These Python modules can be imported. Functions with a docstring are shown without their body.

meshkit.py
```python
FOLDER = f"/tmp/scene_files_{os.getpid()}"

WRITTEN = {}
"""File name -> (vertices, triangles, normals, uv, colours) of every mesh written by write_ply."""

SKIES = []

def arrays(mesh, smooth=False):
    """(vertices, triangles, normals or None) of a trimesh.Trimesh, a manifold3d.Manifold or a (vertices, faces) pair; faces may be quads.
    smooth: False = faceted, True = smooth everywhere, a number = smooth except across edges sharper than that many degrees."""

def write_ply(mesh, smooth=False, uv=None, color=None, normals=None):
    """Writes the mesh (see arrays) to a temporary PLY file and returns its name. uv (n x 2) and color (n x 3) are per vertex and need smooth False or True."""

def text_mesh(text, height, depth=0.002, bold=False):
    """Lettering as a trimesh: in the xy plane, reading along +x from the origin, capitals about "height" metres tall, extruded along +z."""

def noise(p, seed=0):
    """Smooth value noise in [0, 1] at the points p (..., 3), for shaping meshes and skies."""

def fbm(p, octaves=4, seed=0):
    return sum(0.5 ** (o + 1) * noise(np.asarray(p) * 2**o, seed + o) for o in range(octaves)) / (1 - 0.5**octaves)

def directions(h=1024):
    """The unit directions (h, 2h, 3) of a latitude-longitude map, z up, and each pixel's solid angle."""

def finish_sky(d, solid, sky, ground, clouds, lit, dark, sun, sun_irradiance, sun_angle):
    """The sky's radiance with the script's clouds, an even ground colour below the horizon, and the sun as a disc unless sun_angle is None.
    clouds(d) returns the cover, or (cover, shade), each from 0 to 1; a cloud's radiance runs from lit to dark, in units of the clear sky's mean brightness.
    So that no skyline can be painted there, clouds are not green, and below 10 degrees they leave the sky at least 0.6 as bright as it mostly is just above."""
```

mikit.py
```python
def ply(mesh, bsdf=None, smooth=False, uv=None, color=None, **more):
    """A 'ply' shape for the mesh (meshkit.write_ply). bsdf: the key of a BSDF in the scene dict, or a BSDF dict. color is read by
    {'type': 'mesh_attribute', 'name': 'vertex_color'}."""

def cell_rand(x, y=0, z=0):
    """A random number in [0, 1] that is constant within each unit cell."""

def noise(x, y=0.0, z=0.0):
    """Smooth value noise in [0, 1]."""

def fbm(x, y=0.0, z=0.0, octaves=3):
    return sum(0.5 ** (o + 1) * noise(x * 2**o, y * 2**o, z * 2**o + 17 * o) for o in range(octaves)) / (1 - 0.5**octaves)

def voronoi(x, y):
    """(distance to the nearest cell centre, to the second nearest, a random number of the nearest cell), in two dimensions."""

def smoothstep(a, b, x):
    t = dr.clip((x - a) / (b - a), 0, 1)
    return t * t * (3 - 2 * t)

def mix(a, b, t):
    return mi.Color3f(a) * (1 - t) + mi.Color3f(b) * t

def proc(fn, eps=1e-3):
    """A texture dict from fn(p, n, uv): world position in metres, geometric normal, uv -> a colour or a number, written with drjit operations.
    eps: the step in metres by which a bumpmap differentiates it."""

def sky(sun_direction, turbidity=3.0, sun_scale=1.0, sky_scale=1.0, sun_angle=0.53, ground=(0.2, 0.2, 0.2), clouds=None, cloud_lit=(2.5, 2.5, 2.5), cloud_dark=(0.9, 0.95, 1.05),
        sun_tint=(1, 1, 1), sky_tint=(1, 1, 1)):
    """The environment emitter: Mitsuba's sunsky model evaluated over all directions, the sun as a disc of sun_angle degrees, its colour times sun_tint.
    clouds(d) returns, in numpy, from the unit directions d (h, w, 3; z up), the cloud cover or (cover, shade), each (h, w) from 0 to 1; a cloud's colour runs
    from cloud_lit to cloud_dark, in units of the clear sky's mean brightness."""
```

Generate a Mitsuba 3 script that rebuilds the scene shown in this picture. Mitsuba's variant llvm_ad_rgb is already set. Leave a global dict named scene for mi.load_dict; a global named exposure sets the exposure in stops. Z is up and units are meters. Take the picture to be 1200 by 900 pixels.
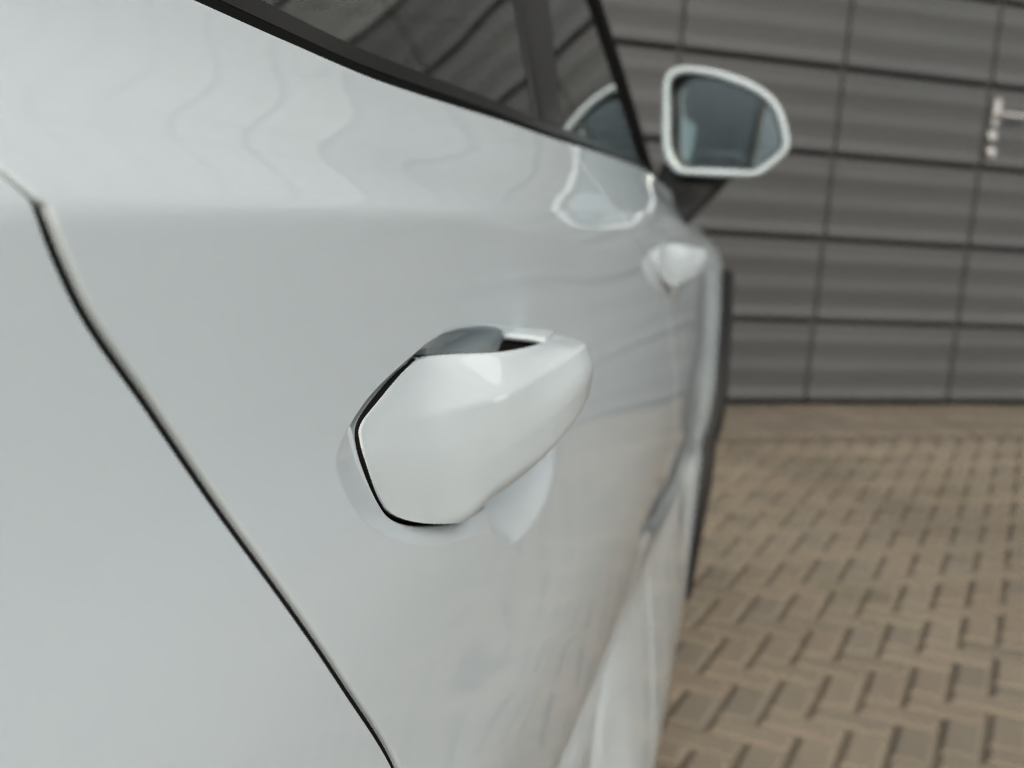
import math, random
import numpy as np, trimesh, mitsuba as mi, mikit, drjit as dr
from scipy.interpolate import PchipInterpolator, CubicSpline, interp1d
from meshkit import fbm as npfbm

T = mi.ScalarTransform4f
rng = random.Random(7)
scene = {'type': 'scene'}
labels = {}

# ------------------------------------------------------------------ camera, sky, exposure
CAM = np.array([0.0, 0.0, 1.0])                # eye a metre above the paving, a hand's breadth from the car's flank
AXIS = np.array([-0.1888, 0.9659, -0.1770])
UP = np.array([-0.1051, 0.1593, 0.9816])
FOCUS = 0.39
scene['camera'] = {
    'type': 'thinlens', 'fov': 47.925, 'fov_axis': 'x', 'near_clip': 0.02, 'far_clip': 900.0,
    'aperture_radius': 0.0018, 'focus_distance': FOCUS,
    'to_world': T().look_at(origin=CAM.tolist(), target=(CAM + AXIS).tolist(), up=UP.tolist()),
}
exposure = 2.62
scene['sky'] = mikit.sky([0.30, -0.80, 0.52], turbidity=4, sun_scale=0.36, sun_angle=28, sun_tint=(0.86, 0.96, 1.10),
                         clouds=lambda d: (np.ones(d.shape[:2]), 0.45 * npfbm(d * [2.2, 2.2, 4.0], 4, 3)),
                         cloud_lit=(2.28, 2.38, 2.46), cloud_dark=(1.24, 1.33, 1.40), ground=(0.16, 0.14, 0.11))

# ------------------------------------------------------------------ helpers
def put(key, mesh, bsdf, smooth=False, **more):
    scene[key] = mikit.ply(mesh, bsdf, smooth=smooth, **more)
    return key

_count = {}
def numbered(key):
    n = _count.get(key, 0)
    _count[key] = n + 1
    return key if n == 0 else f'{key}_{n:03d}'

def grid_faces(n, m, flip=False):
    i, j = np.meshgrid(np.arange(n - 1), np.arange(m - 1), indexing='ij')
    a = (i * m + j).ravel()
    q = np.stack([a, a + 1, a + m + 1, a + m], 1)
    if flip:
        q = q[:, ::-1]
    return np.vstack([q[:, [0, 1, 2]], q[:, [0, 2, 3]]])

def tm(v, f):
    return trimesh.Trimesh(np.asarray(v, float).reshape(-1, 3), np.asarray(f), process=False)

def cat(ms):
    return trimesh.util.concatenate(ms)

def box(x0, x1, y0, y1, z0, z1):
    m = trimesh.creation.box(extents=(x1 - x0, y1 - y0, z1 - z0))
    m.apply_translation(((x0 + x1) / 2, (y0 + y1) / 2, (z0 + z1) / 2))
    return m

def rbox(x0, x1, y0, y1, z0, z1, r):
    """A box with chamfered edges."""
    m = [box(x0 + a * r, x1 - a * r, y0 + b * r, y1 - b * r, z0 + c * r, z1 - c * r) for a, b, c in ((0, 1, 1), (1, 0, 1), (1, 1, 0))]
    return trimesh.convex.convex_hull(np.vstack([k.vertices for k in m]))

def loft(rings, cap0=True, cap1=True, flip=False):
    """Closed rings (n, m, 3) joined into a skin."""
    r = np.asarray(rings, float)
    n, m = r.shape[:2]
    f = []
    for i in range(n - 1):
        for j in range(m):
            a, b = i * m + j, i * m + (j + 1) % m
            f += [[a, b, b + m], [a, b + m, a + m]]
    v = list(r.reshape(-1, 3))
    if cap0:
        v.append(r[0].mean(0)); c = len(v) - 1
        f += [[c, (j + 1) % m, j] for j in range(m)]
    if cap1:
        v.append(r[-1].mean(0)); c = len(v) - 1; o = (n - 1) * m
        f += [[c, o + j, o + (j + 1) % m] for j in range(m)]
    f = np.array(f)
    return tm(v, f[:, ::-1] if flip else f)

def chaikin(p, k=3):
    p = np.asarray(p, float)
    for _ in range(k):
        q = np.roll(p, -1, 0)
        p = np.stack([0.75 * p + 0.25 * q, 0.25 * p + 0.75 * q], 1).reshape(-1, p.shape[1])
    return p

def resample(p, n, closed=True):
    p = np.asarray(p, float)
    if closed:
        p = np.vstack([p, p[:1]])
    s = np.r_[0, np.cumsum(np.linalg.norm(np.diff(p, axis=0), axis=1))]
    t = np.linspace(0, s[-1], n, endpoint=not closed)
    return np.stack([np.interp(t, s, p[:, k]) for k in range(p.shape[1])], 1)

def tube(pts, r, sides=10):
    p = np.asarray(pts, float)
    t = np.gradient(p, axis=0); t /= np.linalg.norm(t, axis=1, keepdims=True)
    ref = np.where(np.abs(t[:, 2:]) < 0.9, [[0, 0, 1.0]], [[1.0, 0, 0]])
    a = np.cross(t, ref); a /= np.linalg.norm(a, axis=1, keepdims=True)
    b = np.cross(t, a)
    an = np.arange(sides) / sides * 2 * np.pi
    rr = np.broadcast_to(r, (len(p),))
    rings = p[:, None] + rr[:, None, None] * (np.cos(an)[None, :, None] * a[:, None] + np.sin(an)[None, :, None] * b[:, None])
    return loft(rings, flip=True)

def sst(a, b, x):
    t = np.clip((np.asarray(x, float) - a) / (b - a), 0, 1)
    return t * t * (3 - 2 * t)

# ------------------------------------------------------------------ materials
def rgb(*c):
    return {'type': 'rgb', 'value': list(c)}

scene['m_paint'] = {'type': 'twosided', 'bsdf': {'type': 'plastic', 'diffuse_reflectance': rgb(0.765, 0.80, 0.815), 'int_ior': 1.75, 'nonlinear': True}}
scene['m_gloss_black'] = {'type': 'twosided', 'bsdf': {'type': 'roughplastic', 'diffuse_reflectance': rgb(0.005, 0.005, 0.005), 'alpha': 0.03, 'int_ior': 1.36}}
scene['m_black_plastic'] = {'type': 'twosided', 'bsdf': {'type': 'roughplastic', 'diffuse_reflectance': rgb(0.007, 0.007, 0.007), 'alpha': 0.35, 'int_ior': 1.33}}
scene['m_seal'] = {'type': 'twosided', 'bsdf': {'type': 'diffuse', 'reflectance': rgb(0.010, 0.010, 0.010)}}
scene['m_void'] = {'type': 'twosided', 'bsdf': {'type': 'diffuse', 'reflectance': rgb(0.012, 0.012, 0.012)}}
scene['m_rubber'] = {'type': 'twosided', 'bsdf': {'type': 'roughplastic', 'alpha': 0.4, 'int_ior': 1.4,
    'diffuse_reflectance': mikit.proc(lambda p, n, uv: mikit.mix((0.012, 0.012, 0.012), (0.03, 0.028, 0.026), mikit.fbm(p.x * 30, p.y * 30, p.z * 30)))}}
scene['m_alloy'] = {'type': 'twosided', 'bsdf': {'type': 'principled', 'base_color': rgb(0.35, 0.35, 0.36), 'metallic': 0.8, 'roughness': 0.3}}
scene['m_satin'] = {'type': 'twosided', 'bsdf': {'type': 'principled', 'base_color': rgb(0.55, 0.53, 0.52), 'metallic': 0.7, 'roughness': 0.4}}
scene['m_glass'] = {'type': 'thindielectric', 'int_ior': 1.5, 'specular_transmittance': rgb(0.30, 0.345, 0.335)}
scene['m_glass_dark'] = {'type': 'thindielectric', 'int_ior': 1.5, 'specular_transmittance': rgb(0.16, 0.19, 0.18)}
scene['m_mirror'] = {'type': 'twosided', 'bsdf': {'type': 'conductor', 'specular_reflectance': rgb(0.40, 0.47, 0.47), 'eta': 0.0, 'k': 1.0, 'material': 'none'}}
for k in ('eta', 'k'):
    scene['m_mirror']['bsdf'].pop(k)
scene['m_cloth'] = {'type': 'twosided', 'bsdf': {'type': 'diffuse', 'reflectance': rgb(0.03, 0.03, 0.032)}}
scene['m_panel'] = {'type': 'twosided', 'bsdf': {'type': 'principled', 'roughness': 0.42, 'specular': 0.4,
    'base_color': mikit.proc(lambda p, n, uv: mikit.mix((0.053, 0.0545, 0.056), (0.069, 0.0705, 0.0715),
        mikit.fbm(p.x * 1.7, p.y * 1.7, p.z * 5.0, 4)))}}
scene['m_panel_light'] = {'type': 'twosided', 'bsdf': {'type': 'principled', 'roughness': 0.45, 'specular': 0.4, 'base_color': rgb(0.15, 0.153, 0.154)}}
scene['m_joint'] = {'type': 'twosided', 'bsdf': {'type': 'diffuse', 'reflectance': rgb(0.055, 0.055, 0.055)}}
scene['m_panel_tint'] = {'type': 'twosided', 'bsdf': {'type': 'principled', 'roughness': 0.42, 'specular': 0.4,
    'base_color': mikit.proc(lambda p, n, uv: mikit.mix((0.057, 0.0585, 0.0595), (0.073, 0.074, 0.075),
        mikit.fbm(p.x * 1.9 + 7, p.y * 1.9, p.z * 5.0, 4)))}}

def brick_col(a, b, off):
    def fn(p, n, uv):
        big = mikit.fbm(p.x * 2.3 + off, p.y * 2.3, 0.0, 3)
        fine = mikit.fbm(p.x * 160, p.y * 160, off, 3)
        c = mikit.mix(a, b, 0.55 * big + 0.45 * fine)
        dirt = mikit.smoothstep(0.45, 0.75, mikit.fbm(p.x * 1.3 + 5, p.y * 1.3, 9.0, 4))
        c = mikit.mix(c, c * 0.72, dirt * 0.6)
        moss = mikit.smoothstep(0.60, 0.8, mikit.fbm(p.x * 5.0 + 31, p.y * 5.0, 0.0, 3))
        return mikit.mix(c, (0.10, 0.095, 0.06), moss * 0.35)
    return fn
TONES = [((0.150, 0.127, 0.099), (0.236, 0.203, 0.161)), ((0.158, 0.131, 0.101), (0.245, 0.207, 0.163)),
         ((0.140, 0.121, 0.096), (0.220, 0.192, 0.155)), ((0.160, 0.130, 0.101), (0.240, 0.200, 0.158))]
for i, (a, b) in enumerate(TONES):
    scene[f'm_brick_{i}'] = {'type': 'diffuse', 'reflectance': mikit.proc(brick_col(a, b, 3.7 * i))}
for i in range(2):
    scene[f'm_slab_{i}'] = {'type': 'diffuse', 'reflectance': mikit.proc(brick_col((0.135, 0.113, 0.09), (0.20, 0.17, 0.138), 20 + 3 * i))}
scene['m_sand'] = {'type': 'diffuse', 'reflectance': mikit.proc(lambda p, n, uv: mikit.mix((0.105, 0.088, 0.068), (0.155, 0.131, 0.102), mikit.fbm(p.x * 60, p.y * 60, 0.0, 3)))}

# ------------------------------------------------------------------ paving: a sheet of sand with herringbone bricks set in it
WB, WD = np.array([0.591, 5.9085]), np.array([0.8559, 0.5171])       # a point on the wall's foot and the wall's direction
WD = WD / np.linalg.norm(WD)
WN = np.array([WD[1], -WD[0]])                                      # from the wall towards the yard

n = 41
sheet = trimesh.creation.box(extents=(600, 600, 0.4))
sheet.apply_translation((0, 0, -0.2 - 0.0095))
put('paving', sheet, 'm_sand')
labels['paving'] = {'kind': 'structure', 'label': 'brown brick paving of the yard laid in a herringbone pattern', 'category': 'paving'}

def brick_mesh(cx, cy, ang, L, W, h, tilt):
    r = 0.009
    a, b = L / 2, W / 2
    v = []
    for (x, y, z) in ((a, b, -0.03), (a, b, -0.008), (a - r, b - r, 0)):
        v += [(x, y, z), (-x, y, z), (-x, -y, z), (x, -y, z)]
    v = np.array(v)
    v[:, 2] += v[:, 0] * tilt[0] + v[:, 1] * tilt[1] + h
    c, s = math.cos(ang), math.sin(ang)
    v = np.stack([cx + v[:, 0] * c - v[:, 1] * s, cy + v[:, 0] * s + v[:, 1] * c, v[:, 2]], 1)
    f = []
    for k in (0, 4):
        for j in range(4):
            p, q = k + j, k + (j + 1) % 4
            f += [[p, q, q + 4], [p, q + 4, p + 4]]
    f += [[8, 9, 10], [8, 10, 11]]
    return v, np.array(f)

BL, BW, JT = 0.162, 0.081, 0.010
PA = math.atan2(WD[1], WD[0]) - math.radians(44.0)
ca, sa = math.cos(PA), math.sin(PA)
ORG = np.array([0.35, 2.83])
bricks = []
for i in range(-128, 129):
    for j in range(-128, 129):
        # herringbone cell: unit = BW; a horizontal brick and a vertical one at every step of the stair
        if (i - j) % 4 == 0:
            bricks.append(((i + 1) * BW, (j + 0.5) * BW, 0.0))
        if (i - j) % 4 == 3:
            bricks.append(((i + 0.5) * BW, (j + 1) * BW, math.pi / 2))
near, far = [], []
for (u, v, a) in bricks:
    x, y = ORG[0] + u * ca - v * sa, ORG[1] + u * sa + v * ca
    d = (np.array([x, y]) - WB) @ WN                                # distance from the wall
    if d < 0.73:
        continue
    dist = math.hypot(x, y)
    if dist > 7.5:
        continue
    # what the photograph shows: to the right of the car, up to the wall
    rel = np.array([x, y])
    xf = (x * 0.9814 + y * 0.192)                                   # across and along the line of sight
    yf = (-x * 0.192 + y * 0.9814)
    inview = yf > 1.9 and -0.02 < (x + 0.14) and xf / yf < 0.49 and yf < 7.5
    (near if inview else far).append((x, y, a))
near.sort(key=lambda b: b[0] ** 2 + b[1] ** 2)
edge = []
for k in range(-24, 60):                                            # a soldier course of larger setts along the wall
    for w in (0.165, 0.475):
        c = WB + WD * (k * 0.2 + (0.1 if w > 0.3 else 0)) + WN * w
        edge.append((c[0], c[1], k))
far += near[268:]
near = near[:268]
for (x, y, a) in near:
    v, f = brick_mesh(x, y, PA + a, BL - JT, BW - JT, rng.uniform(-0.002, 0.002), (rng.gauss(0, 0.012), rng.gauss(0, 0.012)))
    put(numbered('paving__brick'), tm(v, f), f'm_brick_{rng.randrange(4)}')
sets = [[], [], [], []]
for (x, y, a) in far:
    sets[rng.randrange(4)].append(brick_mesh(x, y, PA + a, BL - JT, BW - JT, rng.uniform(-0.002, 0.002), (rng.gauss(0, 0.012), rng.gauss(0, 0.012))))
for i, s in enumerate(sets):
    vs = np.concatenate([v for v, f in s]); fs = np.concatenate([f + 12 * k for k, (v, f) in enumerate(s)])
    key = put(numbered('paving__brick_field'), tm(vs, fs), f'm_brick_{i}')
    labels[key] = {'kind': 'stuff'}
for (x, y, k) in edge:
    v, f = brick_mesh(x, y, math.atan2(WD[1], WD[0]), 0.192, 0.304, rng.uniform(-0.001, 0.002), (0, rng.gauss(0, 0.004)))
    put(numbered('paving__edging_slab'), tm(v, f), f'm_slab_{k % 2}')

# ------------------------------------------------------------------ the panelled wall
W3 = lambda u, w, z: np.array([WB[0] + WD[0] * u + WN[0] * w, WB[1] + WD[1] * u + WN[1] * w, z])
PW, PH, SEAM = 0.858, 0.398, -0.288
labels['wall'] = {'label': 'grey metal clad building wall of ribbed horizontal panels behind the car', 'category': 'wall'}

def wall_box(u0, u1, w0, w1, z0, z1):
    m = box(0, 1, 0, 1, 0, 1)
    v = m.vertices
    m.vertices = np.array([W3(u0 + (u1 - u0) * a, w0 + (w1 - w0) * b, z0 + (z1 - z0) * c) for a, b, c in v])
    m.invert()
    return m

# cross section of one panel, from its bottom lip to its top (height fraction, how far it stands out)
PROFILE = [(0.040, -0.030), (0.042, 0.000), (0.052, 0.010), (0.075, 0.0125), (0.165, 0.004), (0.20, 0.0005), (0.32, 0.0025), (0.42, 0.0055), (0.50, 0.0020), (0.56, -0.0008), (0.68, 0.0012),
           (0.77, 0.0050), (0.84, 0.0015), (0.90, -0.0015), (0.965, -0.001), (0.990, -0.006), (0.995, -0.030)]
PROFILE = np.array(PROFILE)
pz = np.concatenate([[PROFILE[0, 0], PROFILE[1, 0]], np.linspace(0.046, 0.985, 40), [0.990, 0.995]])
pw = np.concatenate([[PROFILE[0, 1], PROFILE[1, 1]], PchipInterpolator(PROFILE[:, 0], PROFILE[:, 1])(np.linspace(0.046, 0.985, 40)), [-0.006, -0.030]])

def panel_mesh(u0, u1, z0):
    us = [(u0, -0.030), (u0 + 0.001, -0.003), (u0 + 0.007, 0.0), (u1 - 0.007, 0.0), (u1 - 0.001, -0.003), (u1, -0.030)]
    z = z0 + pz * PH
    v = np.array([[W3(u, min(w, w + dw) if dw > -0.01 else -0.03, zz) for (u, dw) in us] for zz, w in zip(z, pw)])
    return tm(v, grid_faces(len(z), len(us)))

hidden, upper = [], []
for r in range(23):
    for c in range(-9, 17):
        u0 = SEAM + c * PW + 0.011 + 0.001 * rng.uniform(-1, 1)
        m = panel_mesh(u0, SEAM + (c + 1) * PW - 0.011, r * PH + 0.004)
        b = 'm_panel' if (c * 7 + r * 3) % 5 else 'm_panel_tint'
        if r < 6 and -4 <= c <= 6:
            put(numbered('wall__panel'), m, b, smooth=35)
        elif r < 7:
            hidden.append(m)
        else:
            upper.append(m)
labels[put('wall__panel_field', cat(hidden), 'm_panel', smooth=35)] = {'kind': 'stuff'}
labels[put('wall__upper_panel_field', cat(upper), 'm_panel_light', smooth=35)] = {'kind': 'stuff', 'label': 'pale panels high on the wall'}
put('wall__backing', wall_box(-9 * PW, 17 * PW, -0.30, -0.031, 0.0, 23 * PH + 0.05), 'm_void')
for c in range(-8, 17):
    u = SEAM + c * PW
    put(numbered('wall__joint'), wall_box(u - 0.014, u + 0.014, -0.0305, -0.012, 0.02, 23 * PH), 'm_joint')
put('wall__coping', wall_box(-9 * PW, 17 * PW, -0.34, 0.05, 23 * PH + 0.052, 23 * PH + 0.12), 'm_panel')
# service door hidden in the cladding: lever handle, two lock rosettes
def wall_cyl(u, z, r, w0, w1):
    an = np.arange(20) / 20 * 2 * np.pi
    rings = [[W3(u + k * r * math.cos(t), w, z + k * r * math.sin(t)) for t in an] for w, k in ((w0, 1), (w1 - 0.003, 1), (w1, 0.85))]
    return loft(rings, flip=False)
HU, HZ = 0.612, 1.47
key = put('wall__door_handle', cat([wall_box(HU - 0.020, HU + 0.020, 0.008, 0.022, HZ - 0.055, HZ + 0.075), wall_cyl(HU, HZ - 0.002, 0.014, 0.02, 0.065)]), 'm_satin')
labels[key] = {'label': 'pale metal lever handle of a door hidden in the wall cladding'}
lev = tube([W3(HU - 0.012, 0.062, HZ), W3(HU + 0.02, 0.064, HZ), W3(HU + 0.08, 0.063, HZ), W3(HU + 0.15, 0.062, HZ), W3(HU + 0.19, 0.058, HZ)], [0.009, 0.012, 0.012, 0.012, 0.010], 12)
put('wall__door_handle__lever', lev, 'm_satin', smooth=40)
put('wall__lock_rosette', wall_cyl(HU - 0.002, HZ - 0.105, 0.026, 0.006, 0.022), 'm_satin', smooth=40)
put('wall__lock_rosette_001', wall_cyl(HU - 0.002, HZ - 0.185, 0.026, 0.012, 0.030), 'm_satin', smooth=40)

# ------------------------------------------------------------------ the car: its side is the surface X = side(Y, z), z measured from eye height
labels['car'] = {'label': 'white car parked close by with the camera beside its rear door handle', 'category': 'car'}
E0 = 1.0
XC = -0.98                                                          # the car's middle
PROF = PchipInterpolator([-0.95, -0.82, -0.74, -0.66, -0.60, -0.5, -0.43, -0.36, -0.28, -0.2, -0.15, -0.08, -0.012, 0.06],
                         [-0.150, -0.130, -0.118, -0.112, -0.111, -0.112, -0.102, -0.092, -0.090, -0.098, -0.105, -0.120, -0.130, -0.139])
BELT_Y = [-0.9, -0.4, 0.0, 0.20, 0.339, 0.415, 0.53, 0.648, 0.757, 0.94, 1.175, 1.6, 2.0, 2.4, 3.0, 3.5]
BELT_Z = [0.085, 0.073, 0.0605, 0.0525, 0.0465, 0.0427, 0.0378, 0.0362, 0.0350, 0.0315, 0.0295, 0.0235, 0.003, -0.018, -0.05, -0.11]
belt = PchipInterpolator(BELT_Y, BELT_Z)
plan = PchipInterpolator([-0.95, -0.6, -0.2, 0.45, 1.0, 1.3, 2.2, 2.7, 3.1, 3.4, 3.55], [-0.17, -0.07, -0.015, 0.0, 0.015, 0.020, 0.030, 0.028, -0.02, -0.13, -0.27])
crease = PchipInterpolator([-0.95, 0.0, 0.18, 0.36, 0.55, 1.0, 1.35, 1.8, 2.1, 2.3, 3.0, 3.55], [-0.008, -0.0105, -0.0118, -0.0147, -0.0179, -0.024, -0.030, -0.055, -0.09, -0.115, -0.15, -0.2])
WHEELS = [(2.62, -0.645), (-0.06, -0.645)]
RW, RA = 0.355, 0.405

SCZ = PchipInterpolator([0.9, 0.98, 1.03, 1.065, 1.11, 1.3, 1.9, 2.2], [-0.95, -0.80, -0.66, -0.57, -0.515, -0.485, -0.475, -0.47])
SCX = PchipInterpolator([1.0, 1.08, 1.25, 1.43, 1.87, 2.2], [-0.113, -0.109, -0.099, -0.090, -0.074, -0.068])
def lower(Y, z):
    x = PROF(np.clip(z, -0.95, 0.06)) + plan(Y)
    zs = SCZ(np.clip(Y, 0.9, 2.2))        # the scallop's crease
    xs = SCX(np.clip(Y, 1.0, 2.2))
    up_ = sst(0.0, 0.16, z - zs) * (z > zs)                          # above the crease the door tucks in to meet it
    x = np.where(z > zs, np.where(z < -0.30, x + (xs - (PROF(-0.5) + plan(Y))) * (1 - sst(0.0, 0.19, z - zs)) * sst(1.0, 1.12, Y), x), x)
    sill = xs + (-0.048 - xs) * sst(-0.10, 0.34, zs - z) - 0.10 * np.clip(-0.76 - z, 0, 1)
    w = sst(-0.006, 0.022, zs - z) * sst(0.93, 1.25, Y)
    x = x * (1 - w) + sill * w
    for (wy, wz) in WHEELS:
        d = np.hypot(Y - wy, z - wz)
        x = x + 0.022 * (1 - sst(RA + 0.02, RA + 0.30, d)) * sst(-0.02, -0.12, z) * sst(-0.80, -0.42, z) * (1.0 if wy > 1 else 0.6)
    return x

def belt_x(Y):
    return -0.175 + 0.7 * plan(Y)

_q = np.linspace(0, 2.2, 441)
_d = PchipInterpolator([0, 0.12, 0.3, 0.45, 0.65, 0.9, 2.2], [0.95, 1.35, 1.65, 1.35, 0.85, 0.55, 0.45])(_q)
_g = np.concatenate([[0], np.cumsum((_d[1:] + _d[:-1]) / 2 * np.diff(_q))])
SHO = interp1d(_q, _g / np.interp(1.0, _q, _g), kind='cubic')
def side0(Y, z):
    zc, zb = crease(Y), belt(Y)
    xl = lower(Y, np.minimum(z, zc))
    q = np.clip((z - zc) / (zb - zc), 0, 2.2)
    g = SHO(q)
    return np.where(z <= zc, xl, xl + (belt_x(Y) - xl) * g)

GW = [-1.6, -1.1, -0.7, -0.35, 0, 0.35, 0.7, 1.1, 1.6]
def side(Y, z):
    Y, z = np.broadcast_arrays(np.asarray(Y, float), np.asarray(z, float))
    r = 0.0034 + 0.041 * sst(0.45, 1.0, Y) * (1 - 0.6 * sst(1.3, 2.0, Y))
    w = np.exp(-np.array(GW) ** 2)
    x = sum(k * side0(Y, z + a * r) for a, k in zip(GW, w)) / w.sum()
    return x

def nrm(Y, z):
    e = 1e-3
    n = np.stack([np.ones_like(Y), -(side(Y + e, z) - side(Y - e, z)) / (2 * e), -(side(Y, z + e) - side(Y, z - e)) / (2 * e)], -1)
    return n / np.linalg.norm(n, axis=-1, keepdims=True)

def pt(Y, z, off=0.0):
    Y, z = np.broadcast_arrays(np.asarray(Y, float), np.asarray(z, float))
    p = np.stack([side(Y, z), Y, z + E0], -1)
    return p + off * nrm(Y, z) if np.any(off) else p

def zeta2z(Y, q):
    """Row coordinate: below 0 metres under the crease, 0..1 from the crease to the belt."""
    zc = crease(Y)
    return np.where(q <= 0, zc + q, zc + (belt(Y) - zc) * q)

def hem(P, N, sides_, r=0.0014, depth=0.022):
    """Rolls the edges of a grid of points P (with normals N) over and inwards; sides_ among 'l r b t'."""
    def extra(p, p_in, n):
        e = p - p_in
        e = e - (e * n).sum(-1, keepdims=True) * n
        e = e / np.linalg.norm(e, axis=-1, keepdims=True)
        rows = [p + r * (math.sin(a) * e - (1 - math.cos(a)) * n) for a in np.radians([22, 45, 67, 90])]
        rows.append(p + r * e - (r + depth) * n)
        return rows
    if 'l' in sides_:
        ex = extra(P[:, 0], P[:, 1], N[:, 0])
        P = np.concatenate([np.stack(ex[::-1], 1), P], 1); N = np.concatenate([np.repeat(N[:, :1], len(ex), 1), N], 1)
    if 'r' in sides_:
        ex = extra(P[:, -1], P[:, -2], N[:, -1])
        P = np.concatenate([P, np.stack(ex, 1)], 1); N = np.concatenate([N, np.repeat(N[:, -1:], len(ex), 1)], 1)
    if 'b' in sides_:
        ex = extra(P[0], P[1], N[0])
        P = np.concatenate([np.stack(ex[::-1], 0), P], 0); N = np.concatenate([np.repeat(N[:1], len(ex), 0), N], 0)
    if 't' in sides_:
        ex = extra(P[-1], P[-2], N[-1])
        P = np.concatenate([P, np.stack(ex, 0)], 0)
    return P

# shut lines: Y as a function of the row coordinate
rear_shut = interp1d([-0.9, -0.6, -0.42, -0.30, -0.184, -0.137, -0.086, -0.0445, -0.0205, -0.006, 0.0, 0.15, 0.45, 1.0],
                     [0.385, 0.440, 0.440, 0.402, 0.3443, 0.3067, 0.2672, 0.2336, 0.2131, 0.2045, 0.2015, 0.1925, 0.178, 0.150], kind='linear')
_rs = PchipInterpolator([-0.9, -0.6, -0.42, -0.30, -0.184, -0.137, -0.086, -0.0445, -0.0208, -0.0125, -0.0059, 0.0, 0.017, 0.06, 0.145, 0.45, 1.0],
                        [0.385, 0.440, 0.440, 0.402, 0.3443, 0.3067, 0.2672, 0.2336, 0.2131, 0.2082, 0.2050, 0.2032, 0.2020, 0.1992, 0.1931, 0.178, 0.150])
mid_shut = PchipInterpolator([-0.9, -0.5, -0.25, -0.12, -0.05, -0.01, 0.5, 1.0], [1.36, 1.44, 1.43, 1.36, 1.22, 1.10, 1.03, 1.0])
front_shut = PchipInterpolator([-0.9, -0.5, -0.2, -0.05, 0.0, 1.0], [2.02, 2.06, 2.05, 2.02, 2.0, 1.95])
GAP = 0.0039
gap_at = lambda q: GAP * (1 - 0.33 * sst(-0.015, 0.03, q))

up_rows = np.r_[np.linspace(0.03, 0.3, 14), np.linspace(0.32, 1.0, 30)]
def low_rows(bottom):
    return np.r_[np.linspace(-bottom, -0.25, int((bottom - 0.25) / 0.004)), np.arange(-0.248, -0.021, 0.002), np.linspace(-0.02, 0.0, 14), [0.008, 0.018]]

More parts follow.
